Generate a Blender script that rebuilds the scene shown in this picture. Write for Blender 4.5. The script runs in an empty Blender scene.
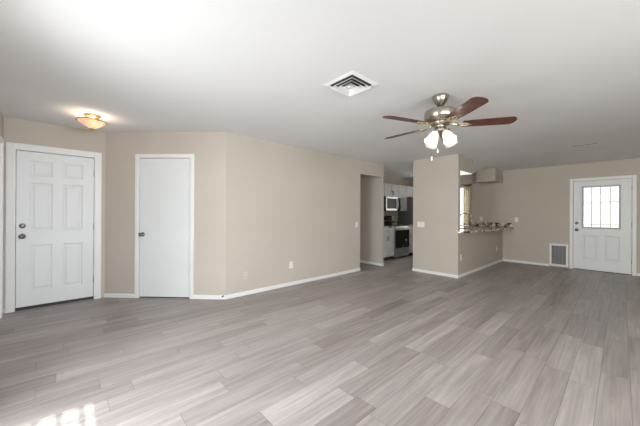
import bpy, bmesh, math, random
from mathutils import Vector, Matrix
random.seed(7)
C = bpy.context.scene.collection
PI = math.pi
def R(d): return math.radians(d)

# ------------------------------------------------------------------ camera
H = 2.44
F_PX = 277.02
CAM_Z = 1.2622
yaw, pit, rol = 0.8277, 0.0006, 0.0055
r_ = Vector((math.cos(yaw), math.sin(yaw), 0)); f_ = Vector((-math.sin(yaw), math.cos(yaw), 0)); u_ = Vector((0, 0, 1))
Fv = f_*math.cos(pit) + u_*math.sin(pit); Uv = u_*math.cos(pit) - f_*math.sin(pit)
Rv = r_*math.cos(rol) + Uv*math.sin(rol); Uv = Uv*math.cos(rol) - r_*math.sin(rol)
cd = bpy.data.cameras.new('camera'); cam = bpy.data.objects.new('camera', cd); C.objects.link(cam)
cam.matrix_world = Matrix(((Rv.x, Uv.x, -Fv.x, 0), (Rv.y, Uv.y, -Fv.y, 0), (Rv.z, Uv.z, -Fv.z, CAM_Z), (0, 0, 0, 1)))
cd.sensor_fit = 'HORIZONTAL'; cd.sensor_width = 36; cd.lens = F_PX*36/640; cd.clip_start = 0.02
bpy.context.scene.camera = cam

# ------------------------------------------------------------------ world, sun, daylight at real and added windows, exposure
S = bpy.context.scene
S.view_settings.view_transform = 'Standard'; S.view_settings.look = 'None'
S.view_settings.gamma = 1; S.view_settings.use_curve_mapping = False
S.view_settings.exposure = 0.1
w = bpy.data.worlds.new('world'); S.world = w; w.use_nodes = True
bg = w.node_tree.nodes['Background']; bg.inputs[0].default_value = (0.88, 0.93, 1.0, 1); bg.inputs[1].default_value = 1.4
S.cycles.diffuse_bounces = 8; S.cycles.max_bounces = 14; S.cycles.transparent_max_bounces = 12
S.cycles.sample_clamp_indirect = 6

def sun(energy, d):
    l = bpy.data.lights.new('sun', 'SUN'); l.energy = energy; l.angle = R(0.5); l.color = (1, .95, .88)
    o = bpy.data.objects.new('sun', l); C.objects.link(o)
    o.rotation_euler = Vector(d).to_track_quat('-Z', 'Y').to_euler()
sun(5.5, (0.05, 0.82, -2.03))

def area(name, loc, d, sx, sy, e, col, spread=180):
    l = bpy.data.lights.new(name, 'AREA'); l.shape = 'RECTANGLE'; l.size = sx; l.size_y = sy; l.energy = e; l.color = col; l.spread = R(spread)
    o = bpy.data.objects.new(name, l); C.objects.link(o); o.location = loc
    o.rotation_euler = Vector(d).to_track_quat('-Z', 'Y').to_euler(); return o
area('daylight_patio_door', (-1.8, -0.95, 1.15), (-.15, 1, -.26), 1.25, 1.9, 95, (.93, .95, 1), 150)
area('fill_front_window', (1.9, -0.86, 1.4), (-.12, 1, .12), 1.3, 1.3, 95, (1, .96, .90), 120)  # added fill behind the camera, brightens the far wall and ceiling
area('fill_side_window', (3.67, 1.0, 1.35), (-1, -.12, -.05), 1.9, 1.4, 96, (.94, .955, 1), 112)  # added fill from the right, brightens the entry side
area('daylight_kitchen_window', (-3.5, 9.0, 1.5), (0, -1, .25), 0.9, 1.1, 15, (1, .97, .92))

# ------------------------------------------------------------------ materials
def mat(name, col, rough=.6, metal=0, spec=.5, emit=None, es=0):
    m = bpy.data.materials.new(name); m.use_nodes = True
    b = m.node_tree.nodes['Principled BSDF']
    b.inputs['Base Color'].default_value = (*col, 1); b.inputs['Roughness'].default_value = rough
    b.inputs['Metallic'].default_value = metal; b.inputs['Specular IOR Level'].default_value = spec
    if emit: b.inputs['Emission Color'].default_value = (*emit, 1); b.inputs['Emission Strength'].default_value = es
    return m
def nodes(m): return m.node_tree.nodes, m.node_tree.links, m.node_tree.nodes['Principled BSDF']
def vary(m, c1, c2, scale=6, stretch=(1, 1, 1), detail=4, lo=.35, hi=.65, bump=0, bscale=None):
    N, L, b = nodes(m)
    tc = N.new('ShaderNodeTexCoord'); mp = N.new('ShaderNodeMapping'); mp.inputs['Scale'].default_value = stretch
    n = N.new('ShaderNodeTexNoise'); n.inputs['Scale'].default_value = scale; n.inputs['Detail'].default_value = detail
    r = N.new('ShaderNodeValToRGB'); r.color_ramp.elements[0].position = lo; r.color_ramp.elements[1].position = hi
    r.color_ramp.elements[0].color = (*c1, 1); r.color_ramp.elements[1].color = (*c2, 1)
    L.new(tc.outputs['Object'], mp.inputs[0]); L.new(mp.outputs[0], n.inputs['Vector']); L.new(n.outputs[0], r.inputs[0]); L.new(r.outputs[0], b.inputs['Base Color'])
    if bump:
        n2 = N.new('ShaderNodeTexNoise'); n2.inputs['Scale'].default_value = bscale or scale*8; n2.inputs['Detail'].default_value = 3
        L.new(tc.outputs['Object'], n2.inputs['Vector'])
        bp = N.new('ShaderNodeBump'); bp.inputs['Strength'].default_value = bump; bp.inputs['Distance'].default_value = .003
        L.new(n2.outputs[0], bp.inputs['Height']); L.new(bp.outputs[0], b.inputs['Normal'])
    return m
def translucent(m, f):
    N, L, b = nodes(m); o = N['Material Output']; tr = N.new('ShaderNodeBsdfTranslucent'); mx = N.new('ShaderNodeMixShader'); mx.inputs[0].default_value = f
    src = b.inputs['Base Color'].links[0].from_socket; L.new(src, tr.inputs[0]); L.new(b.outputs[0], mx.inputs[1]); L.new(tr.outputs[0], mx.inputs[2]); L.new(mx.outputs[0], o.inputs[0])
WALL = vary(mat('beige_wall_paint', (.55, .49, .43), .75, spec=.25), (.53, .475, .415), (.55, .495, .435), 1.5, bump=.15, bscale=60)
CEIL = vary(mat('white_ceiling_paint', (.74, .74, .73), .85, spec=.2), (.76, .76, .765), (.78, .78, .785), 1.2, bump=.2, bscale=45)
TRIM = vary(mat('white_trim_paint', (.8, .8, .79), .4), (.79, .79, .785), (.81, .81, .805), 3)
DOORW = vary(mat('white_door_paint', (.72, .73, .73), .42), (.76, .775, .79), (.78, .795, .81), 3)
CLOSW = vary(mat('smooth_white_door_paint', (.76, .77, .78), .4), (.75, .765, .775), (.77, .785, .79), 3)
PLATE = mat('white_plastic', (.82, .81, .78), .35)
PLATE2 = mat('painted_over_plastic', (.60, .545, .485), .5)
DARK = mat('dark_slot', (.015, .015, .015), .8)
SWEEP = mat('dark_threshold', (.035, .03, .028), .6)
NICKEL = vary(mat('brushed_nickel', (.5, .46, .4), .28, 1), (.36, .32, .27), (.50, .46, .40), 40, (1, 1, 12))
KNOBM = mat('dark_nickel', (.22, .21, .20), .28, 1)
GOLD = mat('antique_gold_metal', (.50, .38, .20), .32, 1)
STEEL = vary(mat('stainless_steel', (.5, .5, .5), .38, 1), (.46, .46, .46), (.54, .54, .54), 30, (1, 1, 14))
FSIDE = mat('dark_grey_fridge_side', (.13, .125, .13), .5)
BLACKG = mat('black_glass', (.008, .008, .010), .12)
BLACK = mat('black_enamel', (.02, .02, .02), .3)
CABM = vary(mat('light_grey_cabinet_paint', (.60, .60, .60), .45), (.585, .585, .59), (.615, .615, .615), 4)
KICK = mat('toe_kick', (.05, .045, .04), .7)
STEELV = mat('grey_grille', (.40, .40, .41), .5, .4)
STUCCO = vary(mat('pale_stucco', (.72, .68, .60), .9), (.74, .72, .69), (.82, .80, .77), 2.5, bump=.3)
SHELL = mat('outer_skin', (.6, .56, .5), .9)
CURT = vary(mat('olive_cream_curtain', (.62, .58, .40), .85), (.60, .565, .44), (.80, .77, .68), 7, (1, 1, .15))
translucent(CURT, .5)
CURT2 = mat('dark_curtain_header', (.10, .085, .05), .8)
GROUND = vary(mat('concrete_patio', (.5, .47, .43), .9), (.44, .41, .38), (.55, .52, .48), 3, bump=.2)

def wood_blade():
    m = mat('reddish_brown_wood', (.12, .05, .03), .26)
    vary(m, (.065, .024, .017), (.14, .056, .037), 9, (1.2, 14, 1), 5, .3, .7); return m
BLADE = wood_blade()
def granite():
    m = mat('speckled_granite', (.4, .36, .32), .15); N, L, b = nodes(m)
    tc = N.new('ShaderNodeTexCoord')
    v = N.new('ShaderNodeTexNoise'); v.inputs['Scale'].default_value = 26; v.inputs['Detail'].default_value = 5; v.inputs['Roughness'].default_value = .65
    n = N.new('ShaderNodeTexNoise'); n.inputs['Scale'].default_value = 9; n.inputs['Detail'].default_value = 2
    ad = N.new('ShaderNodeMath'); ad.operation = 'ADD'; mu = N.new('ShaderNodeMath'); mu.operation = 'MULTIPLY'; mu.inputs[1].default_value = .5
    L.new(v.outputs[0], ad.inputs[0]); L.new(n.outputs[0], ad.inputs[1]); L.new(ad.outputs[0], mu.inputs[0])
    r = N.new('ShaderNodeValToRGB'); cr = r.color_ramp; cr.elements[0].position = .40; cr.elements[0].color = (.012, .010, .010, 1)
    cr.elements[1].position = .56; cr.elements[1].color = (.70, .66, .60, 1)
    e = cr.elements.new(.46); e.color = (.06, .045, .035, 1); e = cr.elements.new(.49); e.color = (.38, .30, .23, 1)
    L.new(tc.outputs['Object'], v.inputs['Vector']); L.new(tc.outputs['Object'], n.inputs['Vector'])
    L.new(mu.outputs[0], r.inputs[0]); L.new(r.outputs[0], b.inputs['Base Color']); return m
GRAN = granite()
def glass():
    m = bpy.data.materials.new('clear_glass'); m.use_nodes = True; N = m.node_tree.nodes; L = m.node_tree.links; N.clear()
    o = N.new('ShaderNodeOutputMaterial'); t = N.new('ShaderNodeBsdfTransparent'); g = N.new('ShaderNodeBsdfGlossy'); g.inputs['Roughness'].default_value = .02
    mx = N.new('ShaderNodeMixShader'); mx.inputs[0].default_value = .012
    t.inputs[0].default_value = (.95, .97, .96, 1)
    L.new(t.outputs[0], mx.inputs[1]); L.new(g.outputs[0], mx.inputs[2]); L.new(mx.outputs[0], o.inputs[0]); return m
GLASS = glass()
def frosted(name, col, es, ecol):
    m = mat(name, col, .35, emit=ecol, es=es); N, L, b = nodes(m)
    return m
SHADE = vary(mat('frosted_white_glass', (.85, .80, .68), .4, emit=(1, .88, .66), es=.12), (.80, .74, .62), (.88, .84, .74), 18)
SHADE_LIT = mat('lit_frosted_glass', (.9, .88, .82), .4, emit=(1, .93, .82), es=.42)
BOWL = vary(mat('alabaster_glass', (.80, .66, .48), .3, emit=(1, .80, .56), es=.34), (.70, .52, .36), (.86, .76, .62), 9)
translucent(BOWL, .35)
BULB = mat('lit_bulb', (1, .95, .85), .4, emit=(1, .88, .68), es=2)

def floor_mat():
    m = mat('grey_brown_vinyl_planks', (.4, .35, .32), .42, spec=.45); N, L, b = nodes(m)
    at = N.new('ShaderNodeAttribute'); at.attribute_name = 'tone'
    at2 = N.new('ShaderNodeAttribute'); at2.attribute_name = 'shift'
    tc = N.new('ShaderNodeTexCoord'); add = N.new('ShaderNodeVectorMath'); add.operation = 'ADD'
    L.new(tc.outputs['Object'], add.inputs[0]); L.new(at2.outputs['Vector'], add.inputs[1])
    mp = N.new('ShaderNodeMapping'); mp.inputs['Scale'].default_value = (30, 1.1, 1); L.new(add.outputs[0], mp.inputs[0])
    n = N.new('ShaderNodeTexNoise'); n.inputs['Scale'].default_value = 1.6; n.inputs['Detail'].default_value = 7; n.inputs['Roughness'].default_value = .6; n.inputs['Distortion'].default_value = .2
    L.new(mp.outputs[0], n.inputs['Vector'])
    mp2 = N.new('ShaderNodeMapping'); mp2.inputs['Scale'].default_value = (9, .8, 1); L.new(add.outputs[0], mp2.inputs[0])
    n2 = N.new('ShaderNodeTexNoise'); n2.inputs['Scale'].default_value = 1.3; n2.inputs['Detail'].default_value = 4; n2.inputs['Distortion'].default_value = .6
    L.new(mp2.outputs[0], n2.inputs['Vector'])
    a1 = N.new('ShaderNodeMath'); a1.operation = 'MULTIPLY_ADD'; a1.inputs[1].default_value = .62; L.new(n.outputs[0], a1.inputs[0])
    a0 = N.new('ShaderNodeMath'); a0.operation = 'MULTIPLY'; a0.inputs[1].default_value = .55; L.new(n2.outputs[0], a0.inputs[0]); L.new(a0.outputs[0], a1.inputs[2])
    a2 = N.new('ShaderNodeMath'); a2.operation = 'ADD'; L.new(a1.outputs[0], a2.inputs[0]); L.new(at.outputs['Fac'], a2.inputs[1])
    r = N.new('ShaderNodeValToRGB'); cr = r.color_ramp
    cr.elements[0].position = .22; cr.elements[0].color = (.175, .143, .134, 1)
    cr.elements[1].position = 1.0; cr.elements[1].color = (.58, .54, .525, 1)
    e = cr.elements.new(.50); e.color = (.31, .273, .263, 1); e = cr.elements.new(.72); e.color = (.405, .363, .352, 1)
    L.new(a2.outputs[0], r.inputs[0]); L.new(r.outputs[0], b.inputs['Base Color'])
    bp = N.new('ShaderNodeBump'); bp.inputs['Strength'].default_value = .12; bp.inputs['Distance'].default_value = .002
    L.new(n.outputs[0], bp.inputs['Height']); L.new(bp.outputs[0], b.inputs['Normal'])
    return m
FLOOR = floor_mat()
SEAM = mat('plank_seam', (.13, .105, .095), .8)

# ------------------------------------------------------------------ mesh helpers
def nb(): return bmesh.new()
def box(bm, x0, x1, y0, y1, z0, z1, bev=0):
    x0, x1 = min(x0, x1), max(x0, x1); y0, y1 = min(y0, y1), max(y0, y1); z0, z1 = min(z0, z1), max(z0, z1)
    t = bmesh.new(); bmesh.ops.create_cube(t, size=1)
    bmesh.ops.scale(t, vec=(x1-x0, y1-y0, z1-z0), verts=t.verts); bmesh.ops.translate(t, vec=((x0+x1)/2, (y0+y1)/2, (z0+z1)/2), verts=t.verts)
    if bev: bmesh.ops.bevel(t, geom=t.edges[:], offset=bev, segments=2, affect='EDGES', profile=.6)
    join(bm, t)
def join(bm, t, M=None):
    if M is not None: t.transform(M)
    me = bpy.data.meshes.new('tmp'); t.to_mesh(me); t.free(); bm.from_mesh(me); bpy.data.meshes.remove(me)
def lathe(bm, prof, M=None, seg=32, cap=True):
    t = bmesh.new(); rings = []
    for (r, z) in prof:
        rings.append([t.verts.new((r*math.cos(2*PI*k/seg), r*math.sin(2*PI*k/seg), z)) for k in range(seg)])
    for a, b in zip(rings[:-1], rings[1:]):
        for k in range(seg): t.faces.new((a[k], a[(k+1) % seg], b[(k+1) % seg], b[k]))
    if cap:
        if prof[0][0] > 1e-4: t.faces.new(rings[0][::-1])
        if prof[-1][0] > 1e-4: t.faces.new(rings[-1])
    bmesh.ops.remove_doubles(t, verts=t.verts, dist=1e-5); bmesh.ops.recalc_face_normals(t, faces=t.faces)
    for f in t.faces: f.smooth = True
    join(bm, t, M)
def tube(bm, pts, r, seg=10, closed=False):
    t = bmesh.new(); pts = [Vector(p) for p in pts]; rings = []; n = len(pts)
    up = None
    for i, p in enumerate(pts):
        if closed: d = (pts[(i+1) % n]-pts[i-1]).normalized()
        else: d = (pts[min(i+1, n-1)]-pts[max(i-1, 0)]).normalized()
        if up is None: up = Vector((0, 0, 1)) if abs(d.z) < .9 else Vector((1, 0, 0))
        a = d.cross(up).normalized(); b = a.cross(d).normalized(); up = b
        rr = r[i] if isinstance(r, (list, tuple)) else r
        rings.append([t.verts.new(p + a*rr*math.cos(2*PI*k/seg) + b*rr*math.sin(2*PI*k/seg)) for k in range(seg)])
    prs = list(zip(rings[:-1], rings[1:]))
    if closed: prs.append((rings[-1], rings[0]))
    for a, b in prs:
        for k in range(seg): t.faces.new((a[k], a[(k+1) % seg], b[(k+1) % seg], b[k]))
    if not closed: t.faces.new(rings[0][::-1]); t.faces.new(rings[-1])
    bmesh.ops.recalc_face_normals(t, faces=t.faces)
    for f in t.faces: f.smooth = True
    join(bm, t)
def prism(bm, poly, z0, z1, bev=0):
    t = bmesh.new(); a = [t.verts.new((x, y, z0)) for x, y in poly]; b = [t.verts.new((x, y, z1)) for x, y in poly]
    n = len(poly); t.faces.new(a[::-1]); t.faces.new(b)
    for k in range(n): t.faces.new((a[k], a[(k+1) % n], b[(k+1) % n], b[k]))
    bmesh.ops.recalc_face_normals(t, faces=t.faces)
    if bev: bmesh.ops.bevel(t, geom=[e for e in t.edges if abs(e.verts[0].co.z-e.verts[1].co.z) < 1e-6], offset=bev, segments=2, affect='EDGES')
    join(bm, t)
def obj(name, bm, m, parent=None, loc=None, rz=None):
    me = bpy.data.meshes.new(name); bm.to_mesh(me); bm.free()
    for x in (m if isinstance(m, list) else [m]): me.materials.append(x)
    o = bpy.data.objects.new(name, me); C.objects.link(o)
    if parent: o.parent = parent
    if loc: o.location = loc
    if rz is not None: o.rotation_euler = (0, 0, rz)
    return o
def tag(o, label=None, cat=None, group=None, kind=None):
    if label: o['label'] = label
    if cat: o['category'] = cat
    if group: o['group'] = group
    if kind: o['kind'] = kind
    return o
def empty(name, loc=(0, 0, 0), rz=0):
    o = bpy.data.objects.new(name, None); o.empty_display_size = .1; C.objects.link(o); o.location = loc; o.rotation_euler = (0, 0, rz); return o
def thing(name, label, cat, loc=(0, 0, 0), rz=0, group=None): return tag(empty(name, loc, rz), label, cat, group)
def struct(name, bm, m, label=None, loc=None, rz=None): return tag(obj(name, bm, m, None, loc, rz), label, None, None, 'structure')
def smooth(o):
    for p in o.data.polygons: p.use_smooth = True
    return o
def RX(a): return Matrix.Rotation(a, 4, 'X')
def RY(a): return Matrix.Rotation(a, 4, 'Y')
def RZ(a): return Matrix.Rotation(a, 4, 'Z')
def T(*v): return Matrix.Translation(v)

# ------------------------------------------------------------------ plan
XE, XL, XP, XQ = -5.178, -3.903, -3.129, -2.1716     # entry wall, long wall, pillar left, pillar right / half wall plane
YL, Y2, Y3, YH0, YP, YB = -.569, .4315, 1.724, 4.793, 5.68, 8.713
YF = 5.615
XR = 3.4
FW0, FW1 = 0.0, 2.0
TH = .12

def floor_obj():
    t = nb(); tone = []; shift = []
    W, Ln = .16, .915
    x0, x1, y0, y1 = -6.6, 3.5, -.72, 8.85
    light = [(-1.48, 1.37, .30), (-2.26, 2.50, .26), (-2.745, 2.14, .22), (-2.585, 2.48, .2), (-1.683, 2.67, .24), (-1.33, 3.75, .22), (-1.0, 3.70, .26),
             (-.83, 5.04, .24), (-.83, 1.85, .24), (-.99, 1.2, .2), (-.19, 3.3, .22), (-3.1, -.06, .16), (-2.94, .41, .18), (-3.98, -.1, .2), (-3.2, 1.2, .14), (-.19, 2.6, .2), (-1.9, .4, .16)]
    k = math.floor((x0+1.07)/W); x = -1.07+k*W; gap = .0008
    col = 0
    while x < x1:
        rnd = random.Random(col*13+5); off = rnd.random()*Ln
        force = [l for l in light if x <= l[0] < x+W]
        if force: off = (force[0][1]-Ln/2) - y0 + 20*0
        yy = y0 + (off % Ln) - Ln
        while yy < y1:
            a, b = max(yy, y0), min(yy+Ln, y1)
            if b-a > .01:
                tn = rnd.gauss(0, .045)
                if rnd.random() < .10: tn += .10
                if rnd.random() < .12: tn -= .07
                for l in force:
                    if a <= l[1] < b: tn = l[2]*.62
                g = gap
                vs = [t.verts.new(p) for p in ((x+g, a+g, 0), (x+W-g, a+g, 0), (x+W-g, b-g, 0), (x+g, b-g, 0))]
                t.faces.new(vs); tone.append(tn); shift.append((rnd.random()*30, rnd.random()*30, 0))
            yy += Ln
        x += W; col += 1
    t.faces.new([t.verts.new(p) for p in ((x0, y0, -.0015), (x1, y0, -.0015), (x1, y1, -.0015), (x0, y1, -.0015))]).material_index = 1
    tone.append(0); shift.append((0, 0, 0))
    nf = len(t.faces)
    box(t, x0, x1, y0, y1, -.12, -.002)
    while len(tone) < len(t.faces): tone.append(0); shift.append((0, 0, 0))
    t.faces.ensure_lookup_table()
    for f in t.faces[nf:]: f.material_index = 1
    o = struct('floor', t, [FLOOR, SEAM], 'grey-brown wood-look plank floor of the living room')
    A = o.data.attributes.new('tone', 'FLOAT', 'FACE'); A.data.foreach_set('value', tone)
    B = o.data.attributes.new('shift', 'FLOAT_VECTOR', 'FACE'); B.data.foreach_set('vector', [c for v in shift for c in v])
floor_obj()
t = nb(); box(t, -6.7, 3.55, -.72, 8.86, H, H+.12); struct('ceiling', t, CEIL, 'smooth white ceiling over the whole room')

def wall(name, L, holes, loc, rz, label=None, z1=H, th=TH, z0=0):
    """local x along the wall seen from the room, local -y towards the room; holes (u0,u1,z0,z1)"""
    t = nb(); us = sorted({0, L} | {h[0] for h in holes} | {h[1] for h in holes}); zs = sorted({z0, z1} | {h[2] for h in holes} | {h[3] for h in holes})
    for a, b in zip(us[:-1], us[1:]):
        zr = []
        for c, d in zip(zs[:-1], zs[1:]):
            if any(h[0] <= (a+b)/2 <= h[1] and h[2] <= (c+d)/2 <= h[3] for h in holes): continue
            if zr and abs(zr[-1][1]-c) < 1e-6: zr[-1][1] = d
            else: zr.append([c, d])
        for c, d in zr: box(t, a, b, 0, th, c, d)
    return struct(name, t, WALL, label, loc, rz)

# entry wall (faces +x): local x = world y - YL
FD0, FD1, FDH = -.464-YL, .306-YL, 2.045
wall('wall_entry', Y2-YL+.0, [(FD0-.02, FD1+.02, 0, FDH+.02)], (XE, YL, 0), PI/2, 'short beige wall holding the front door')
DL = math.hypot(XL-XE, Y3-Y2); DA = math.atan2(Y3-Y2, XL-XE)
CD0, CD1, CDH = .519, 1.287, 2.06
wall('wall_closet', DL, [(CD0-.015, CD1+.015, 0, CDH+.015)], (XE, Y2, 0), DA, 'angled beige wall holding the flush closet door')
wall('wall_long', YF-Y3, [(YH0-Y3, YF-Y3, 0, 2.135)], (XL, Y3, 0), PI/2, 'long plain beige wall between closet and hallway opening')
wall('wall_hall_far', 6.5+XL, [], (-6.5, YF, 0), 0, 'far side wall of the hallway, ending beside the kitchen', th=.075)
wall('wall_hall_near', 6.5+XL-TH, [], (XL-TH, YH0, 0), PI, th=TH)
wall('wall_hall_end', 1.2, [], (-6.5, YH0-.1, 0), PI/2)
wall('wall_pillar', XQ-XP, [], (XP, YP, 0), 0, 'tall beige wall stub between the kitchen opening and the breakfast bar', th=.10)
wall('wall_kitchen_side', YB-YF-.075, [], (-4.87, YF+.075, 0), PI/2)
BD0, BD1, BDH = -.763, .150, 2.03
ox = -4.99
KW0, KW1, KWZ0, KWZ1 = -4.0, -3.03, .90, 2.06
wall('wall_back', XR-ox, [(BD0-.02-ox, BD1+.02-ox, 0, BDH+.02), (KW0-ox, KW1-ox, KWZ0, KWZ1)], (ox, YB, 0), 0, 'far beige wall with the half-glass door')
wall('wall_right', YB-YL, [(YB-FW1, YB-FW0, .6, 2.08)], (XR, YB, 0), -PI/2)
# left wall faces +y : rotated 180, local x = XR - world x
LD0, LD1 = -4.94, -4.17
PD0, PD1 = -2.44, -1.18
wall('wall_left', XR-XE+TH, [(XR-LD1-.02, XR-LD0+.02, 0, 2.065), (XR-PD1, XR-PD0, .0, 2.05), (XR-2.6, XR-1.2, .7, 2.08)], (XR, YL, 0), PI, 'beige wall at the far left edge beside the front door')
# half wall below the bar
t = nb(); box(t, XQ-.11, XQ, YP+.10, YB, 0, .885); struct('wall_half', t, WALL, 'grey-beige half wall carrying the breakfast bar')
t = nb(); box(t, -2.95, XQ, YP+.10, 6.47, 2.13, H); t.faces.ensure_lookup_table()
for f_i in t.faces:
    if f_i.normal.z < -.5: f_i.material_index = 1
sf = struct('wall_soffit_1', t, [WALL, CEIL], 'dropped soffit adjoining the pillar above the bar')
t = nb(); box(t, -2.90, XQ-.01, YP+.11, 6.46, 2.124, 2.13); obj('soffit_glow', t, mat('glowing_white_underside', (.9, .9, .88), .5, emit=(1, .99, .96), es=.6), sf)  # added glowing sheet that makes the soffit underside bright, not a fixture
t = nb(); box(t, -2.608, XQ, 8.03, YB, 2.115, H); struct('wall_soffit_2', t, WALL, 'boxy soffit hanging from the ceiling in the back corner')

# baseboards
def base(name, p, q, label=None):
    p, q = Vector(p), Vector(q); L = (q-p).length; a = math.atan2(q.y-p.y, q.x-p.x)
    t = nb(); prof = [(0, 0), (-.012, 0), (-.012, .044), (-.009, .051), (-.004, .056), (0, .058)]
    A = [t.verts.new((0, y, z)) for y, z in prof]; B = [t.verts.new((L, y, z)) for y, z in prof]
    n = len(prof)
    for k in range(n): t.faces.new((A[k], A[(k+1) % n], B[(k+1) % n], B[k]))
    t.faces.new(A[::-1]); t.faces.new(B); bmesh.ops.recalc_face_normals(t, faces=t.faces)
    return struct(name, t, TRIM, label, (p.x, p.y, 0), a)
d = Vector((math.cos(DA), math.sin(DA), 0)); P2 = Vector((XE, Y2, 0))
base('baseboard_entry', (XE, YL+.0), (XE, YL+FD0-.09))
base('baseboard_closet_left', (P2+d*.0)[:2], (P2+d*(CD0-.062))[:2], 'short white baseboard left of the closet door')
base('baseboard_closet_right', (P2+d*(CD1+.058))[:2], (P2+d*(DL+.005))[:2], 'white baseboard right of the closet door')
base('baseboard_long', (XL, Y3-.005), (XL, YH0), 'white baseboard along the long wall')
base('baseboard_hall', (-6.45, YF), (XL+.012, YF), 'white baseboard inside the hallway')
base('baseboard_hall_end', (XL, YF), (XL, YF+.075))
base('baseboard_pillar', (XP-.012, YP), (XQ+.012, YP), 'white baseboard across the pillar')
base('baseboard_half', (XQ, YP), (XQ, YB), 'white baseboard under the breakfast bar')
base('baseboard_back', (XQ, YB), (-1.20, YB), 'white baseboard on the back wall left of the grille')
base('baseboard_back_right', (BD1+.065, YB), (XR, YB))
base('baseboard_right', (XR, YB), (XR, YL))
base('baseboard_left_near', (-.5, YL), (PD0*0-.56, YL)) if False else None
base('baseboard_left', (PD0-.06, YL), (LD1+.07, YL))
base('baseboard_left_corner', (LD0-.07, YL), (XE, YL))

# ------------------------------------------------------------------ doors (local: x right, -y to the room, origin at left jamb on wall face)
def casing_bm(w, h, cw, jd=TH, ct=.017):
    t = nb()
    for x0, x1 in ((-cw, 0), (w, w+cw)):
        box(t, x0, x1, -ct, 0, 0, h+cw, .003)
    box(t, 0, w, -ct, 0, h, h+cw, .003)
    for x0, x1 in ((-cw+.006, -.012), (w+.012, w+cw-.006)): box(t, x0, x1, -ct-.005, -ct+.002, 0, h+cw-.006, .002)
    box(t, .0, w, -ct-.005, -ct+.002, h+.012, h+cw-.006, .002)
    jt = .018
    box(t, -jt, -.003, 0, jd, 0, h+jt); box(t, w+.003, w+jt, 0, jd, 0, h+jt); box(t, -.003, w+.003, 0, jd, h+.003, h+jt)
    # stops behind the slab
    s0, s1 = .068, .088
    box(t, -.003, .022, s0, s1, 0, h+.003); box(t, w-.022, w+.003, s0, s1, 0, h+.003); box(t, .022, w-.022, s0, s1, h-.02, h+.003)
    return t
def slab_bm(w, h, panels, z0=.012, y0=.022, th=.043, hole=None, gap=.004, rec=.010):
    t = bmesh.new(); x0, x1 = gap, w-gap; z1 = h-gap
    rects = panels + ([hole] if hole else [])
    xs = sorted({x0, x1} | {r[0] for r in rects} | {r[1] for r in rects}); zs = sorted({z0, z1} | {r[2] for r in rects} | {r[3] for r in rects})
    def ishole(x, z, r): return r and r[0] < x < r[1] and r[2] < z < r[3]
    V = {}
    def v(x, z, y):
        k = (round(x, 5), round(z, 5), y)
        if k not in V: V[k] = t.verts.new((x, y, z))
        return V[k]
    for yy in (y0, y0+th):
        for a, b in zip(xs[:-1], xs[1:]):
            for c, d_ in zip(zs[:-1], zs[1:]):
                mx, mz = (a+b)/2, (c+d_)/2
                if ishole(mx, mz, hole): continue
                if yy == y0 and any(ishole(mx, mz, r) for r in panels): continue
                t.faces.new((v(a, c, yy), v(b, c, yy), v(b, d_, yy), v(a, d_, yy)))
    for r in panels:
        lv = [(0, 0), (.013, rec), (.026, rec), (.045, rec*.25)]
        prev = None
        for ins, dep in lv:
            q = [(r[0]+ins, r[2]+ins), (r[1]-ins, r[2]+ins), (r[1]-ins, r[3]-ins), (r[0]+ins, r[3]-ins)]
            cur = [t.verts.new((x, y0+dep, z)) for x, z in q]
            if prev:
                for k in range(4): t.faces.new((prev[k], prev[(k+1) % 4], cur[(k+1) % 4], cur[k]))
            prev = cur
        t.faces.new(prev)
    bmesh.ops.remove_doubles(t, verts=t.verts, dist=1e-5)
    ed = [e for e in t.edges if len(e.link_faces) == 1]
    # rim walls
    def rim(q):
        for (ax, az), (bx, bz) in zip(q, q[1:]+q[:1]):
            t.faces.new([t.verts.new(p) for p in ((ax, y0, az), (bx, y0, bz), (bx, y0+th, bz), (ax, y0+th, az))])
    rim([(x0, z0), (x1, z0), (x1, z1), (x0, z1)])
    if hole: rim([(hole[0], hole[2]), (hole[1], hole[2]), (hole[1], hole[3]), (hole[0], hole[3])])
    bmesh.ops.remove_doubles(t, verts=t.verts, dist=1e-5); bmesh.ops.recalc_face_normals(t, faces=t.faces)
    return t
def knob(parent, x, z, y0=.022, s=1.0, name='door_knob', m=None):
    t = nb(); M = T(x, y0, z) @ RX(PI/2)
    lathe(t, [(.0, 0), (.032*s, 0), (.033*s, .004), (.028*s, .008), (.013*s, .011), (.011*s, .03), (.020*s, .036), (.028*s, .046), (.029*s, .055), (.023*s, .063), (.0, .066)], M, 24)
    obj(name, t, m or KNOBM, parent)
def deadbolt(parent, x, z, y0=.022, m=None):
    t = nb(); M = T(x, y0, z) @ RX(PI/2)
    lathe(t, [(0, 0), (.031, 0), (.031, .008), (.026, .014), (.012, .016), (0, .016)], M, 24); box(t, x-.016, x+.016, y0-.030, y0-.014, z-.005, z+.005, .002)
    obj('deadbolt', t, m or KNOBM, parent)
def hinge(parent, x, z, y=.018):
    t = nb(); lathe(t, [(0, -.045), (.006, -.045), (.006, .045), (0, .045)], T(x, y-.004, z), 12)
    lathe(t, [(0, .045), (.004, .045), (.004, .05), (0, .05)], T(x, y-.004, z), 12)
    obj('hinge', t, NICKEL, parent)

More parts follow.
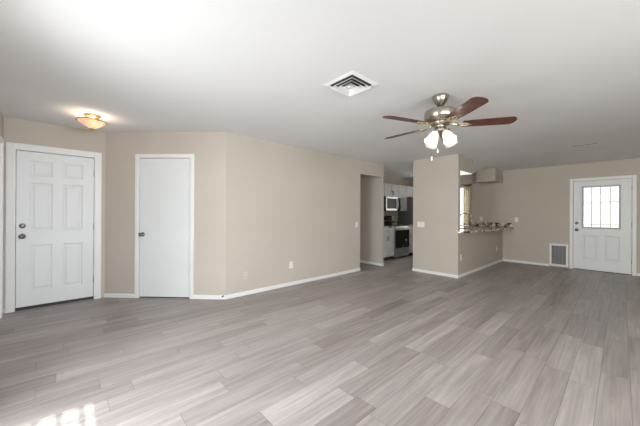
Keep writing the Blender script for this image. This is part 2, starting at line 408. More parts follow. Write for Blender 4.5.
# front door
D = tag(empty('door_1', (XE, -.464, 0), PI/2), 'white six-panel front door with knob and deadbolt', None, None, 'structure')
W1 = .770
obj('door_casing', casing_bm(W1, 2.045, .082), TRIM, D)
lx = lambda y: y+.464
pc = [(lx(-.335), lx(-.145)), (lx(-.018), lx(.212))]
pc = [(.125, .335), (.435, .645)]
pans = []
for a, b in pc: pans += [(a, b, 1.725, 1.925), (a, b, 1.01, 1.64), (a, b, .23, .825)]
obj('door_panel', slab_bm(W1, 2.045, pans, z0=.036, rec=.008), DOORW, D)
t = nb(); box(t, 0, W1, .018, .068, .0, .034); obj('door_sweep', t, SWEEP, D)
knob(D, .058, .943); deadbolt(D, .058, 1.078)
for z in (.28, 1.05, 1.82): hinge(D, W1, z)
# closet door
D = tag(empty('door_2', (P2 + d*CD0)[:], DA), 'plain flush white closet door with dark knob on its left', None, None, 'structure')
W2 = CD1-CD0
obj('door_casing', casing_bm(W2, CDH, .058), TRIM, D)
obj('door_panel', slab_bm(W2, CDH, [], z0=.016, y0=.010), CLOSW, D)
t = nb(); box(t, 0, W2, .030, .068, .0, .014); obj('door_sweep', t, SWEEP, D)
knob(D, .050, .935, .010)
for z in (.31, 1.87): hinge(D, W2, z, .006)
# back door
D = tag(empty('door_3', (BD0, YB, 0), 0), 'white back door with a grid window over two panels', None, None, 'structure')
W3 = BD1-BD0
obj('door_casing', casing_bm(W3, BDH, .062), TRIM, D)
lc = lambda x: x-BD0
G = (lc(-.592), lc(-.035), .978, 1.882)
obj('door_panel', slab_bm(W3, BDH, [(lc(-.600), lc(-.372), .25, .79), (lc(-.25), lc(-.022), .25, .79)], z0=.014, hole=G, rec=.009), DOORW, D)
t = nb(); box(t, 0, W3, .03, .068, .0, .012); obj('door_sweep', t, SWEEP, D)
lt = nb(); fw = .026; y0_, y1_ = .010, .074
for a, b, c, e in ((G[0]-fw, G[0]+.004, G[2]-fw, G[3]+fw), (G[1]-.004, G[1]+fw, G[2]-fw, G[3]+fw), (G[0]+.004, G[1]-.004, G[2]-fw, G[2]+.004), (G[0]+.004, G[1]-.004, G[3]-.004, G[3]+fw)):
    box(lt, a, b, y0_, y1_, c, e, .003)
LITE = vary(mat('grey_lite_frame', (.42, .43, .44), .45), (.41, .42, .43), (.44, .45, .46), 3)
lf = obj('window_frame', lt, LITE, D)
t = nb(); box(t, G[0]+.004, G[1]-.004, .042, .046, G[2]+.004, G[3]-.004); obj('glass_pane', t, GLASS, lf)
t = nb(); mw = .006
for px in (.135, .278, .425): box(t, G[0]+px-mw, G[0]+px+mw, .036, .052, G[2]+.004, G[3]-.004)
for z in (1.545, 1.045): box(t, G[0]+.004, G[1]-.004, .037, .051, z-mw, z+mw)
obj('muntin_grid', t, LITE, lf)
knob(D, .062, .908); deadbolt(D, .062, 1.063)
for z in (.28, 1.05, 1.82): hinge(D, W3, z)
# door at the left frame edge
D = tag(empty('door_4', (LD1, YL, 0), PI), 'white cased door at the left edge of the picture', None, None, 'structure')
W4 = LD1-LD0
obj('door_casing', casing_bm(W4, 2.06, .072), TRIM, D)
obj('door_panel', slab_bm(W4, 2.06, [], z0=.012), CLOSW, D); knob(D, .06, .94)

# ------------------------------------------------------------------ windows
def window(name, label, loc, rz, w_, z0, z1, vs, hs, fwid=.045, m=TRIM, sill=True):
    D = tag(empty(name, loc, rz), label, None, None, 'structure'); t = nb()
    ya, yb = .045, .095
    box(t, 0, fwid, ya, yb, z0, z1, .003); box(t, w_-fwid, w_, ya, yb, z0, z1, .003)
    box(t, fwid, w_-fwid, ya, yb, z0, z0+fwid, .003); box(t, fwid, w_-fwid, ya, yb, z1-fwid, z1, .003)
    for v_ in vs: box(t, v_-.010, v_+.010, ya+.012, yb-.012, z0+fwid, z1-fwid)
    for h_ in hs: box(t, fwid, w_-fwid, ya+.014, yb-.014, h_-.010, h_+.010)
    f = obj('window_frame', t, m, D)
    t = nb(); box(t, fwid, w_-fwid, .068, .072, z0+fwid, z1-fwid); obj('glass_pane', t, GLASS, f)
    if sill:
        t = nb(); box(t, -.0, w_, -.02, .044, z0, z0+.018, .004); obj('window_sill', t, TRIM, D)
    return D
window('window_1', 'patio door beyond the left edge throwing sun on the floor', (PD1, YL, 0), PI, PD1-PD0, .0, 2.05,
       [PD1-PD0-.17] + [.42, .79], [1.78, 1.52, 1.26, 1.0, .74, .48, .22], .02, sill=False)
window('added_window_side', None, (XR, FW1, 0), -PI/2, FW1-FW0, .6, 2.08, [.9], [])  # unseen window added to let in the side fill
window('added_window_front', None, (2.6, YL, 0), PI, 1.4, .7, 2.08, [.7], [])  # unseen window added to let in the front fill
window('window_3', 'bright kitchen window behind the curtain', (KW0, YB, 0), 0, KW1-KW0, KWZ0, KWZ1, [(KW1-KW0)/2], [], fwid=.03, sill=False)

# outside
t = nb(); box(t, -40, 40, -40, 40, -.35, -.13); struct('ground', t, GROUND, 'pale paved ground outside')
t = nb(); box(t, -12, 12, 14, 14.2, -.13, 2.2)
for k in range(12): box(t, -12, 12, 13.99, 14.0, -.12+k*.2, -.105+k*.2)
struct('garden_wall', t, STUCCO, 'pale sunlit block wall seen through the back door glass')

# ------------------------------------------------------------------ wall plates
def outlet(label, loc, rz, m=PLATE, group=None):
    o = thing('wall_outlet', label, 'outlet', loc, rz, group)
    t = nb(); box(t, -.036, .036, -.006, 0, -.059, .059, .002); obj('cover_plate', t, m, o)
    for s in (-1, 1):
        t = nb(); box(t, -.016, .016, -.0085, -.006, s*.024-.014, s*.024+.014, .001)
        k = obj('receptacle', t, m, o)
        t = nb(); box(t, -.008, -.0055, -.0095, -.008, s*.024-.004, s*.024+.008); box(t, .0055, .008, -.0095, -.008, s*.024-.004, s*.024+.008); obj('slots', t, DARK, k)
    return o
def switch(label, loc, rz, gangs=1, cat='light switch'):
    o = thing('light_switch', label, cat, loc, rz); hw = .036+.023*(gangs-1)
    t = nb(); box(t, -hw, hw, -.006, 0, -.059, .059, .002); obj('cover_plate', t, PLATE, o)
    for g in range(gangs):
        cx = (g-(gangs-1)/2)*.046; t = nb()
        tt = bmesh.new(); bmesh.ops.create_cube(tt, size=1); bmesh.ops.scale(tt, vec=(.033, .008, .066), verts=tt.verts)
        join(t, tt, T(cx, -.006, 0) @ RX(R(3))); obj('rocker', t, PLATE, o)
    return o
outlet('beige outlet, left of two low on the long wall', (XL, 2.032, .30), PI/2, PLATE2)
outlet('bright white outlet, right of two low on the long wall', (XL, 2.905, .355), PI/2)
outlet('white outlet low on the half wall, nearer the pillar', (XQ, 5.83, .39), PI/2)
outlet('white outlet low on the half wall, nearer the back wall', (XQ, 8.19, .37), PI/2)
outlet('white outlet above the granite backsplash', (-2.70, YB, 1.135), 0)
switch('white single switch on the back wall right of the bar', (-1.863, YB, 1.12), 0)
switch('white single switch on the long wall by the hallway opening', (XL, 4.668, 1.02), PI/2)
switch('wide white multi-gang switch plate on the pillar', (-2.945, YP, 1.03), 0, 3)
# door stop on baseboard near closet corner
Q = P2 + d*(DL-.03)
o = thing('door_stop', 'tiny dark spring door stop on the baseboard at the wall corner', 'door stop', (Q.x, Q.y, .048), DA)
t = nb(); lathe(t, [(0, .012), (.012, .012), (.012, .018), (.006, .022), (.006, .030), (0, .030)], RX(PI/2), 14); obj('stem', t, KNOBM, o)
t = nb(); lathe(t, [(0, .030), (.010, .030), (.011, .038), (.007, .043), (0, .044)], RX(PI/2), 14); obj('rubber_tip', t, BLACK, o)

# low wall grille
o = thing('wall_grille', 'white-framed dark grey grille low on the wall beside the back door', 'vent', (-1.188, YB, .027), 0)
gw, gh = .345, .53; t = nb(); fwid = .042
box(t, 0, fwid, -.018, 0, 0, gh, .004); box(t, gw-fwid, gw, -.018, 0, 0, gh, .004); box(t, fwid, gw-fwid, -.018, 0, 0, fwid, .004); box(t, fwid, gw-fwid, -.018, 0, gh-fwid, gh, .004)
obj('frame', t, TRIM, o)
t = nb(); box(t, fwid, gw-fwid, -.004, 0, fwid, gh-fwid); obj('backing', t, mat('grille_backing', (.24, .24, .24), .8), o)
t = nb(); n = 30
for k in range(n):
    z = fwid+.008+(gh-2*fwid-.012)*k/(n-1)
    tt = bmesh.new(); bmesh.ops.create_cube(tt, size=1); bmesh.ops.scale(tt, vec=(gw-2*fwid, .011, .0016), verts=tt.verts)
    join(t, tt, T(gw/2, -.009, z) @ RX(R(38)))
for k in range(3): box(t, fwid+.06+k*.07, fwid+.065+k*.07, -.014, -.004, fwid, gh-fwid)
obj('louvres', t, STEELV, o)

# ------------------------------------------------------------------ ceiling diffuser
o = thing('ceiling_vent', 'white square four-way ceiling vent with dark gaps, nearest the camera', 'vent', (-1.682, 1.918, H), 0)
t = nb()
def ring(t, a0, z0, a1, z1, th=.0015):
    """square ring skirt from half-size a0 at z0 to a1 at z1"""
    q = [(-1, -1), (1, -1), (1, 1), (-1, 1)]
    rr = []
    for a, z in ((a0, z0), (a1, z1), (a1, z1+th), (a0, z0+th)): rr.append([t.verts.new((a*x, a*y, z)) for x, y in q])
    for i in range(4):
        A, B = rr[i], rr[(i+1) % 4]
        for k in range(4): t.faces.new((A[k], A[(k+1) % 4], B[(k+1) % 4], B[k]))
ring(t, .180, -.002, .150, -.010, .002); ring(t, .150, -.010, .138, -.004, .002)
bmesh.ops.recalc_face_normals(t, faces=t.faces); obj('frame', t, TRIM, o)
t = nb(); box(t, -.139, .139, -.139, .139, -.0035, -.001); obj('backing', t, mat('shadowed_duct', (.06, .06, .06), .8), o)
for i, a in enumerate((.132, .094, .056)):
    t = nb(); ring(t, a-.028, -.004, a, -.030, .0015); bmesh.ops.recalc_face_normals(t, faces=t.faces); obj('vane_ring', t, TRIM, o)
t = nb(); box(t, -.022, .022, -.022, .022, -.030, -.004, .002); obj('centre_cap', t, TRIM, o)

# small rectangular register
o = thing('ceiling_vent', 'small flat white ceiling register near the back door, showing a dark slot', 'vent', (-.43, 6.50, H), 0)
t = nb(); 
for a, b, c, e in ((-.19, -.15, -.11, .11), (.15, .19, -.11, .11), (-.15, .15, -.11, -.075), (-.15, .15, .075, .11)): box(t, a, b, c, e, -.002, 0)
obj('frame', t, CEIL, o)
t = nb(); box(t, -.15, .15, -.075, .075, -.001, 0); obj('backing', t, DARK, o)
t = nb()
for k in range(5):
    tt = bmesh.new(); bmesh.ops.create_cube(tt, size=1); bmesh.ops.scale(tt, vec=(.30, .022, .0012), verts=tt.verts); join(t, tt, T(0, -.018+k*.0215, -.0035) @ RX(R(-8)))
obj('louvres', t, CEIL, o)

# ------------------------------------------------------------------ ceiling fan
FX, FY = -1.228, 2.755
fan = thing('ceiling_fan', 'five-blade ceiling fan with reddish-brown wood blades and nickel body', 'ceiling fan', (FX, FY, H), 0)
t = nb(); lathe(t, [(0, 0), (.074, 0), (.076, -.012), (.070, -.040), (.052, -.075), (.030, -.096), (.018, -.100), (0, -.100)], None, 40); obj('canopy', t, NICKEL, fan)
t = nb(); lathe(t, [(0, -.095), (.013, -.095), (.013, -.15), (0, -.15)], None, 20); obj('downrod', t, NICKEL, fan)
t = nb(); lathe(t, [(0, -.125), (.030, -.125), (.045, -.132), (.048, -.140), (.120, -.146), (.148, -.156), (.152, -.172), (.150, -.225), (.142, -.240), (.10, -.258), (0, -.258)], None, 48); obj('motor_housing', t, NICKEL, fan)
t = nb(); lathe(t, [(0, -.256), (.088, -.256), (.092, -.275), (.085, -.292), (.05, -.296), (.048, -.330), (.056, -.332), (.058, -.348), (.045, -.362), (.02, -.372), (0, -.374)], None, 36); obj('switch_housing', t, NICKEL, fan)
BZ = -.296
def blade_bm():
    t = bmesh.new(); w0, w1, L0, L1 = .056, .070, .20, .665; top = []; 
    pts = [(L0, -w0), (.40, -.066), (L1-.055, -w1)]
    for k in range(1, 9): 
        a = -PI/2+PI*k/9; pts.append((L1-.055+.055*math.cos(a), w1*math.sin(a)))
    pts += [(L1-.055, w1), (.40, .066), (L0, w0)]
    th = .005
    A = [t.verts.new((x, y, -th)) for x, y in pts]; B = [t.verts.new((x, y, 0)) for x, y in pts]
    t.faces.new(A[::-1]); t.faces.new(B); n = len(pts)
    for k in range(n): t.faces.new((A[k], A[(k+1) % n], B[(k+1) % n], B[k]))
    bmesh.ops.recalc_face_normals(t, faces=t.faces); return t
def iron_bm():
    t = nb()
    tube(t, [(.07, 0, .012), (.11, 0, .004), (.15, 0, -.006), (.18, 0, -.008)], [.012, .010, .009, .010], 10)
    for s in (-1, 1):
        tube(t, [(.145, 0, -.008), (.165, s*.022, -.009), (.195, s*.036, -.010), (.235, s*.034, -.010), (.27, s*.014, -.010), (.285, 0, -.010)], .006, 8)
    for x, y in ((.235, .034), (.235, -.034), (.28, 0)): lathe(t, [(0, -.016), (.008, -.016), (.009, -.011), (0, -.008)], T(x, y, 0), 12)
    tube(t, [(.165, 0, -.009), (.285, 0, -.010)], .005, 8)
    return t
IRON = mat('warm_nickel_bracket', (.62, .52, .36), .3, 1)
first_b = first_i = None
for k in range(5):
    a = R(33+72*k)
    if not first_b:
        bm_ = blade_bm(); bm_.transform(RX(R(-11))); first_b = b_ = obj('blade', bm_, BLADE, fan); first_i = i_ = obj('blade_bracket', iron_bm(), IRON, fan)
    else:
        b_ = first_b.copy(); C.objects.link(b_); b_.parent = fan; i_ = first_i.copy(); C.objects.link(i_); i_.parent = fan
    b_.location = i_.location = (0, 0, BZ+.006); b_.rotation_euler = i_.rotation_euler = (0, 0, a)
# four tulip shades
for k, (az, lit) in enumerate(((-104, 1), (-27, 0), (63, 0), (153, 0))):
    A = R(az); tilt = R(34)
    M = RZ(A) @ T(.050, 0, -.345) @ RY(-tilt+0)       # local -z tilted outwards
    t = nb(); tube(t, [(Vector((.035*math.cos(A), .035*math.sin(A), -.325))), (M @ Vector((0, 0, -.0))), (M @ Vector((0, 0, -.025)))], .010, 10)
    lathe(t, [(0, -.012), (.018, -.012), (.026, -.022), (.027, -.045), (0, -.045)], M, 24)
    arm = obj('lamp_arm', t, NICKEL, fan)
    t = nb(); lathe(t, [(.024, -.038), (.033, -.048), (.044, -.072), (.051, -.105), (.056, -.135), (.062, -.162), (.059, -.162), (.053, -.135), (.048, -.105), (.041, -.074), (.029, -.051), (.022, -.044)], M, 32, False)
    sh = obj('lamp_shade', t, SHADE_LIT if lit else SHADE, arm)
    t = nb(); lathe(t, [(0, -.045), (.012, -.05), (.014, -.065), (.026, -.090), (.028, -.108), (.018, -.126), (0, -.130)], M, 20); obj('bulb', t, BULB, arm)
    l = bpy.data.lights.new('fan_lamp', 'POINT'); l.energy = .9; l.color = (1, .9, .76); l.shadow_soft_size = .03
    lo = bpy.data.objects.new('fan_lamp', l); C.objects.link(lo); lo.parent = fan; lo.location = M @ Vector((0, 0, -.165))
for (dx, dy, z1) in ((-.068, -.040, -.60), (-.003, -.05, -.535)):
    t = nb(); tube(t, [(dx, dy, -.335), (dx, dy, z1)], .0016, 6); c = obj('pull_chain', t, NICKEL, fan)
    t = nb(); lathe(t, [(0, 0), (.004, -.002), (.006, -.020), (.008, -.032), (.005, -.042), (0, -.044)], T(dx, dy, z1), 14); obj('chain_pull', t, TRIM, c)

# ------------------------------------------------------------------ flush ceiling light
fl = thing('flush_ceiling_light', 'round flush ceiling light with glowing amber alabaster glass bowl near front door', 'ceiling light', (-4.36, .235, H), 0)
t = nb(); lathe(t, [(0, 0), (.075, 0), (.078, -.014), (.070, -.030), (0, -.032)], None, 36); obj('base_plate', t, GOLD, fl)
t = nb(); lathe(t, [(0, -.02), (.008, -.02), (.008, -.175), (0, -.175)], None, 12); obj('stem', t, GOLD, fl)
t = nb(); lathe(t, [(.142, -.075), (.139, -.082), (.116, -.102), (.082, -.128), (.048, -.152), (.02, -.164), (0.006, -.165), (.006, -.161), (.050, -.149), (.085, -.127), (.118, -.100), (.136, -.078)], None, 40, False); obj('glass_bowl', t, BOWL, fl)
t = nb(); tube(t, [(.143*math.cos(2*PI*k/40), .143*math.sin(2*PI*k/40), -.077) for k in range(40)], .006, 8, True); obj('rim', t, GOLD, fl)
for k in range(3):
    a = R(20+120*k); t = nb(); lathe(t, [(0, -.012), (.012, -.012), (.012, .012), (0, .012)], T(.145*math.cos(a), .145*math.sin(a), -.076), 12); obj('clip', t, GOLD, fl)
t = nb(); lathe(t, [(0, -.162), (.020, -.164), (.020, -.172), (.010, -.179), (.006, -.190), (0, -.192)], None, 20); obj('finial', t, GOLD, fl)
for s in (-1, 1):
    l = bpy.data.lights.new('flush_lamp', 'POINT'); l.energy = 1.7; l.color = (1, .82, .62); l.shadow_soft_size = .03
    lo = bpy.data.objects.new('flush_lamp', l); C.objects.link(lo); lo.parent = fl; lo.location = (s*.05, 0, -.095)

# ------------------------------------------------------------------ kitchen
KX = -4.87
def shaker(name, parent, y0, y1, z0, z1, xf, m=CABM):
    """front facing +x at xf"""
    t = nb(); g = .0025; fr = .055
    box(t, xf, xf+.012, y0+g, y1-g, z0+g, z1-g)
    if z1-z0 > .2:
        for a, b, c, e in ((y0+g, y0+fr, z0+g, z1-g), (y1-fr, y1-g, z0+g, z1-g), (y0+fr, y1-fr, z0+g, z0+fr), (y0+fr, y1-fr, z1-fr, z1-g)): box(t, xf+.012, xf+.020, a, b, c, e, .0015)
    else: box(t, xf+.012, xf+.020, y0+g, y1-g, z0+g, z1-g, .0015)
    return obj(name, t, m, parent)
def pull(parent, y, z, xf, L=.11, vertical=True):
    t = nb(); v = Vector((0, 0, L/2)) if vertical else Vector((0, L/2, 0)); c = Vector((xf+.045, y, z))
    tube(t, [c-v, c+v], .006, 8); 
    for s in (-.75, .75): tube(t, [c+v*s, c+v*s-Vector((.027, 0, 0))], .005, 8)
    return obj('handle', t, KNOBM, parent)
def base_cab(label, y0, y1, cols, XF=-4.235):
    o = thing('base_cabinet', label, 'cabinet', (KX, (y0+y1)/2, 0)); off = Vector((KX, (y0+y1)/2, 0)); 
    p = []
    t = nb(); box(t, KX+.002, XF, y0, y1, .10, .885); p.append(obj('cabinet_body', t, CABM, o))
    t = nb(); box(t, KX+.002, XF-.06, y0, y1, 0, .10); p.append(obj('toe_kick', t, KICK, o))
    dz = .72
    dr = shaker('drawer', o, y0, y1, dz, .875, XF); p.append(dr); pull(dr, (y0+y1)/2, .80, XF, .11, False)
    wd = (y1-y0)/cols
    for k in range(cols):
        dd = shaker('cabinet_door', o, y0+wd*k, y0+wd*(k+1), .11, dz, XF); p.append(dd)
        hy = (y0+y1)/2 + (-.03 if k == 0 else .03) if cols == 2 else y0+.04
        pull(dd, hy, .60, XF)
    for q in p: q.location = -off
    return o
def wall_cab(label, y0, y1, z0, z1, cols, hz=None, depth=.33):
    XF = KX+depth; off = Vector((KX, (y0+y1)/2, z0))
    o = thing('wall_cabinet', label, 'cabinet', off); p = []
    t = nb(); box(t, KX+.002, XF, y0, y1, z0, z1); p.append(obj('cabinet_body', t, CABM, o)); wd = (y1-y0)/cols
    for k in range(cols):
        dd = shaker('cabinet_door', o, y0+wd*k, y0+wd*(k+1), z0, z1, XF); p.append(dd)
        hy = (y0+y1)/2 + (-.03 if k == 0 else .03) if cols == 2 else y0+.04
        pull(dd, hy, z0+.11, XF)
    for q in p: q.location = -off
    return o
CY0, RY0, RY1, FRY = 5.79, 6.65, 7.415, 7.86
base_cab('light grey base cabinet left of the oven range', 6.0, RY0-.004, 2)
base_cab('narrow light grey base cabinet between range and refrigerator', RY1+.004, FRY-.01, 1)
for a, b, lab in ((CY0, RY0-.002, 'speckled granite worktop left of the oven range'), (RY1+.002, FRY-.006, 'short granite worktop between range and refrigerator')):
    t = nb(); box(t, KX+.002, -4.195, a, b, .886, .922, .004); c = obj('worktop', t, GRAN); tag(c, lab, 'worktop')
    t = nb(); box(t, KX+.002, KX+.022, a, b, .9225, 1.02, .002); obj('backsplash', t, GRAN, c)
wall_cab('light grey two-door wall cabinet above the microwave', 6.635, 7.395, 1.755, 2.125, 2)
wall_cab('tall light grey wall cabinet right of the microwave', 7.398, 7.845, 1.345, 2.125, 1)
wall_cab('light grey wall cabinet above the refrigerator', 7.85, 8.70, 1.79, 2.125, 2)
# microwave
off = Vector((KX, 7.015, 1.345)); o = thing('microwave', 'stainless over-the-range microwave with black window', 'microwave', off)
P = []; a, b, z0, z1, xf = 6.637, 7.393, 1.345, 1.75, KX+.37
t = nb(); box(t, KX+.002, xf, a, b, z0, z1, .004); P.append(obj('body', t, BLACK, o))
t = nb(); box(t, xf, xf+.02, a+.002, b-.17, z0+.004, z1-.003, .004); dm = obj('door', t, STEEL, o); P.append(dm)
t = nb(); box(t, xf+.0195, xf+.0225, a+.05, b-.215, z0+.06, z1-.055, .001); obj('window', t, mat('dark_microwave_window', (.012, .012, .014), .3, spec=.12), dm)
t = nb(); tube(t, [(xf+.03, b-.185, z0+.05), (xf+.055, b-.180, z0+.10), (xf+.062, b-.178, (z0+z1)/2), (xf+.055, b-.180, z1-.10), (xf+.03, b-.185, z1-.05)], .009, 10); obj('handle', t, STEEL, dm)
t = nb(); box(t, xf, xf+.018, b-.168, b-.002, z0+.004, z1-.003, .003); cp = obj('control_panel', t, BLACKG, o); P.append(cp)
t = nb(); box(t, xf+.018, xf+.0195, b-.145, b-.03, z1-.08, z1-.045); obj('display', t, mat('display', (.02, .05, .06), .2), cp)
for q in P: q.location = -off
# range
off = Vector((KX, (RY0+RY1)/2, 0)); o = thing('oven_range', 'stainless electric range with black glass oven door', 'oven', off); P = []
xf = -4.225
t = nb(); box(t, KX+.03, xf, RY0+.003, RY1-.003, .05, .905); P.append(obj('body', t, STEEL, o))
t = nb(); box(t, KX+.06, xf-.05, RY0+.02, RY1-.02, 0, .05); P.append(obj('plinth', t, KICK, o))
t = nb(); box(t, KX+.03, xf+.012, RY0+.001, RY1-.001, .905, .922, .004); ct = obj('cooktop', t, BLACKG, o); P.append(ct)
for i, (px, py, rr) in enumerate(((-4.39, RY0+.19, .09), (-4.39, RY1-.19, .075), (-4.66, RY0+.19, .075), (-4.66, RY1-.19, .09))):
    t = nb(); tube(t, [(px+rr*math.cos(2*PI*k/28), py+rr*math.sin(2*PI*k/28), .9222) for k in range(28)], .0012, 6, True); obj('burner_ring', t, mat('burner_grey', (.12, .12, .12), .4), ct)
t = nb(); box(t, xf, xf+.028, RY0+.006, RY1-.006, .30, .885, .004); od = obj('oven_door', t, STEEL, o); P.append(od)
t = nb(); box(t, xf+.026, xf+.031, RY0+.012, RY1-.012, .305, .80, .001); obj('oven_window', t, BLACKG, od)
t = nb(); tube(t, [(xf+.065, RY0+.05, .845), (xf+.065, RY1-.05, .845)], .013, 12)
for y in (RY0+.08, RY1-.08): tube(t, [(xf+.02, y, .845), (xf+.065, y, .845)], .009, 8)
obj('handle', t, STEEL, od)
t = nb(); box(t, xf+.031, xf+.032, RY1-.20, RY1-.165, .47, .53); obj('sticker', t, PLATE, od)
t = nb(); box(t, xf+.031, xf+.0318, (RY0+RY1)/2+.0, (RY0+RY1)/2+.10, .335, .35); obj('badge', t, mat('grey_badge', (.3, .3, .3), .4), od)
t = nb(); box(t, xf, xf+.022, RY0+.006, RY1-.006, .055, .292, .004); sd = obj('storage_drawer', t, STEEL, o); P.append(sd)
t = nb(); box(t, KX+.004, KX+.075, RY0+.003, RY1-.003, .90, 1.19, .006); bgd = obj('backguard', t, BLACK, o); P.append(bgd)
t = nb(); box(t, KX+.0745, KX+.078, RY0+.01, RY1-.01, 1.035, 1.05); obj('steel_strip', t, STEEL, bgd)
for y in (RY0+.10, RY0+.19, RY1-.19, RY1-.10):
    t = nb(); lathe(t, [(0, 0), (.022, 0), (.020, .022), (0, .024)], T(KX+.075, y, 1.11) @ RY(PI/2), 18); obj('burner_knob', t, STEEL, bgd)
t = nb(); box(t, KX+.0745, KX+.0765, 7.0, 7.12, 1.09, 1.13); obj('clock_display', t, BLACKG, bgd)
for q in P: q.location = -off
# fridge
off = Vector((KX, 8.27, 0)); o = thing('refrigerator', 'dark grey sided refrigerator at the far end of the kitchen run', 'refrigerator', off); P = []
t = nb(); box(t, KX+.02, -4.12, FRY, 8.68, .03, 1.765, .006); P.append(obj('body', t, FSIDE, o))
for nm, z0, z1 in (('freezer_door', 1.25, 1.762), ('fridge_door', .06, 1.242)):
    t = nb(); box(t, -4.115, -4.05, FRY+.002, 8.678, z0, z1, .008); q = obj(nm, t, STEEL, o); P.append(q)
    t = nb(); zc = (z0+z1)/2; tube(t, [(-4.0, FRY+.07, zc-.18), (-4.0, FRY+.07, zc+.18)], .010, 10)
    for s in (-.15, .15): tube(t, [(-4.06, FRY+.07, zc+s), (-4.0, FRY+.07, zc+s)], .008, 8)
    obj('handle', t, STEEL, q)
t = nb(); box(t, KX+.05, -4.16, FRY+.03, 8.65, 0, .03); P.append(obj('foot_grille', t, BLACK, o))
for q in P: q.location = -off
outlet('white outlet on the kitchen wall right of the range', (KX, 7.60, 1.13), PI/2)

# peninsula: cabinets on the kitchen side, counter, sink, faucet
off = Vector((-2.58, 7.2, 0)); o = thing('base_cabinet', 'light grey sink cabinets behind the half wall', 'cabinet', off); P = []
t = nb(); box(t, -2.86, XQ-.112, YP+.102, YB-.002, .10, .70); P.append(obj('cabinet_body', t, CABM, o))
t = nb(); box(t, -2.80, XQ-.112, YP+.102, YB-.002, 0, .10); P.append(obj('toe_kick', t, KICK, o))
for k in range(6):
    y = 5.80+k*.483; t = nb(); box(t, -2.88, -2.86, y, y+.478, .11, .875, .003); dd = obj('cabinet_door', t, CABM, o); P.append(dd)
    t = nb(); tube(t, [(-2.905, y+.06, .6), (-2.905, y+.06, .71)], .006, 8); tube(t, [(-2.88, y+.06, .61), (-2.905, y+.06, .61)], .005, 8); tube(t, [(-2.88, y+.06, .70), (-2.905, y+.06, .70)], .005, 8); obj('handle', t, KNOBM, dd)
for q in P: q.location = -off
CZ0, CZ1 = .886, .925
front = [(XQ+.012, YP+.004), (-2.135, 5.72), (-2.10, 5.82), (-2.045, 6.0), (-2.0, 6.25), (-1.965, 6.6), (-1.94, 7.1), (-1.925, 7.7), (-1.92, 8.2), (-1.92, YB-.002)]
SK = (-2.78, -2.38, 6.35, 7.10)
# outline with a sink cut: build slab from the pieces around the sink
t = nb()
poly_front = [(XQ+.004, YP+.101)] + [(XQ+.004, YP-.0)] if False else None
tt = bmesh.new(); prev = None
fr = [(XQ, YP+.101), (-2.10, YP+.12), (-2.05, 5.95), (-2.0, 6.22), (-1.965, 6.6), (-1.94, 7.1), (-1.925, 7.7), (-1.92, 8.2), (-1.92, YB-.002)]
fr = [(XQ+.002, YP+.012), (-2.125, YP+.022), (-2.098, YP+.075), (-2.05, 5.95), (-2.0, 6.22), (-1.965, 6.6), (-1.94, 7.1), (-1.925, 7.7), (-1.92, 8.2), (-1.92, YB-.002), (XQ+.002, YB-.002)]
prism(t, fr, CZ0, CZ1)
ys = YP+.102
for a, b, c, e in ((-2.90, XQ+.002, ys, SK[2]), (-2.90, XQ+.002, SK[3], YB-.002), (-2.90, SK[0], SK[2], SK[3]), (SK[1], XQ+.002, SK[2], SK[3])): box(t, a, b, c, e, CZ0, CZ1)
ctop = tag(obj('breakfast_bar_counter', t, GRAN), 'speckled granite breakfast bar counter with curved overhang on the half wall', 'countertop')
t = nb(); box(t, -2.99, -1.925, YB-.022, YB-.002, CZ1+.0005, 1.032, .002); obj('backsplash', t, GRAN, ctop)
# sink (rim sits over the cut)
sk = thing('sink', 'stainless sink basin set in the bar counter', 'sink', (-2.58, 6.725, .8835), 0)
t = nb(); hx, hy = .2, .375
for a, b, c, e in ((-hx-.015, -hx+.01, -hy-.015, hy+.015), (hx-.01, hx+.015, -hy-.015, hy+.015), (-hx+.01, hx-.01, -hy-.015, -hy+.01), (-hx+.01, hx-.01, hy-.01, hy+.015)): box(t, a, b, c, e, -.003, .0, .0008)
obj('rim', t, STEEL, sk)
t = nb(); zb = -.175
for a, b, c, e in ((-hx, -hx+.003, -hy, hy), (hx-.003, hx, -hy, hy), (-hx, hx, -hy, -hy+.003), (-hx, hx, hy-.003, hy)): box(t, a, b, c, e, zb, -.003)
box(t, -hx, hx, -hy, hy, zb-.003, zb); lathe(t, [(0, zb), (.04, zb), (.042, zb+.003), (0, zb+.003)]); obj('basin', t, STEEL, sk)
FXX, FYY = -2.29, 6.76
fc = thing('faucet', 'tall gooseneck sink faucet at the bar counter', 'faucet', (FXX, FYY, CZ1+.0005), 0)
t = nb(); lathe(t, [(0, 0), (.028, 0), (.028, .010), (.018, .018), (.016, .07), (0, .07)], None, 20); obj('faucet_base', t, NICKEL, fc)
t = nb(); dirv = Vector((-.96, -.28, 0)).normalized(); rad = .128
pts = [Vector((0, 0, .06)), Vector((0, 0, .15)), Vector((0, 0, .228))]
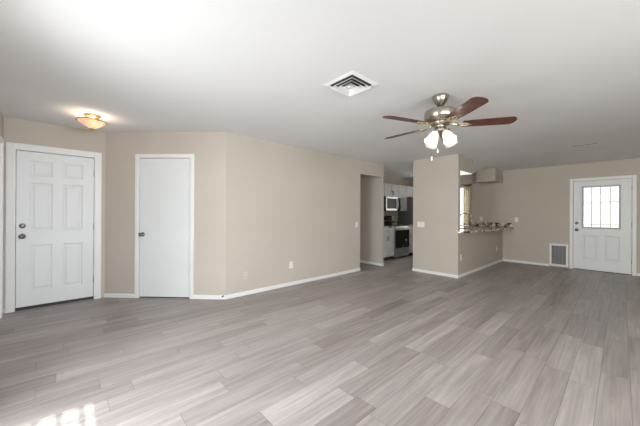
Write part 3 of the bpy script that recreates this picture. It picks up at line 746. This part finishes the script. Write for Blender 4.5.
for k in range(1, 15):
    a = PI*k/14*1.08; pts.append(dirv*(rad-rad*math.cos(a)) + Vector((0, 0, .228+rad*math.sin(a))))
pts.append(pts[-1]+Vector((0, 0, -.05)))
tube(t, pts, .0105, 10); obj('spout', t, NICKEL, fc)
t = nb(); tube(t, [(0, .0, .05), (.03, .045, .075), (.035, .09, .10)], [.009, .008, .007], 8); obj('lever', t, NICKEL, fc)

# curtain and rod on the kitchen window
o = thing('curtain_rod', 'dark curtain rod over the kitchen window', 'curtain rod', (-3.5, YB-.10, 2.115), 0)
t = nb(); tube(t, [(-.62, 0, 0), (.55, 0, 0)], .010, 10); obj('rod', t, KNOBM, o)
for x in (-.50, .50): t = nb(); tube(t, [(x, .092, 0), (x, 0, 0)], .007, 8); lathe(t, [(0, 0), (.02, 0), (.02, .006), (0, .006)], T(x, .094, 0) @ RX(PI/2), 14); obj('bracket', t, KNOBM, o)
for s, x in ((-1, -.62), (1, .55)): t = nb(); lathe(t, [(0, -.02), (.012, -.018), (.019, 0), (.012, .018), (0, .02)], T(x+s*.015, 0, 0) @ RY(PI/2), 14); obj('finial', t, KNOBM, o)
def curtain(x0, x1, label):
    yc = YB-.038; o = thing('curtain', label, 'curtain', ((x0+x1)/2, yc, 1.0), 0)
    def sheet(z0, z1, m, name):
        t = bmesh.new(); n = 48; rows = 6; V = []
        for j in range(rows+1):
            z = z0+(z1-z0)*j/rows; V.append([t.verts.new(((x0-(x0+x1)/2)+(x1-x0)*i/n, .018*math.sin(i/n*2*PI*(abs(x1-x0)/.05))+.004*math.sin(z*3+i), z-1.0)) for i in range(n+1)])
        for j in range(rows):
            for i in range(n): t.faces.new((V[j][i], V[j][i+1], V[j+1][i+1], V[j+1][i]))
        bmesh.ops.recalc_face_normals(t, faces=t.faces)
        q = smooth(obj(name, t, m, o)); md = q.modifiers.new('thick', 'SOLIDIFY'); md.thickness = .002; return q
    sheet(.935, 2.08, CURT, 'cloth'); sheet(2.0805, 2.10, CURT2, 'grommet_header')
curtain(-3.165, -2.965, 'olive cream curtain bunched at the right of the kitchen window')
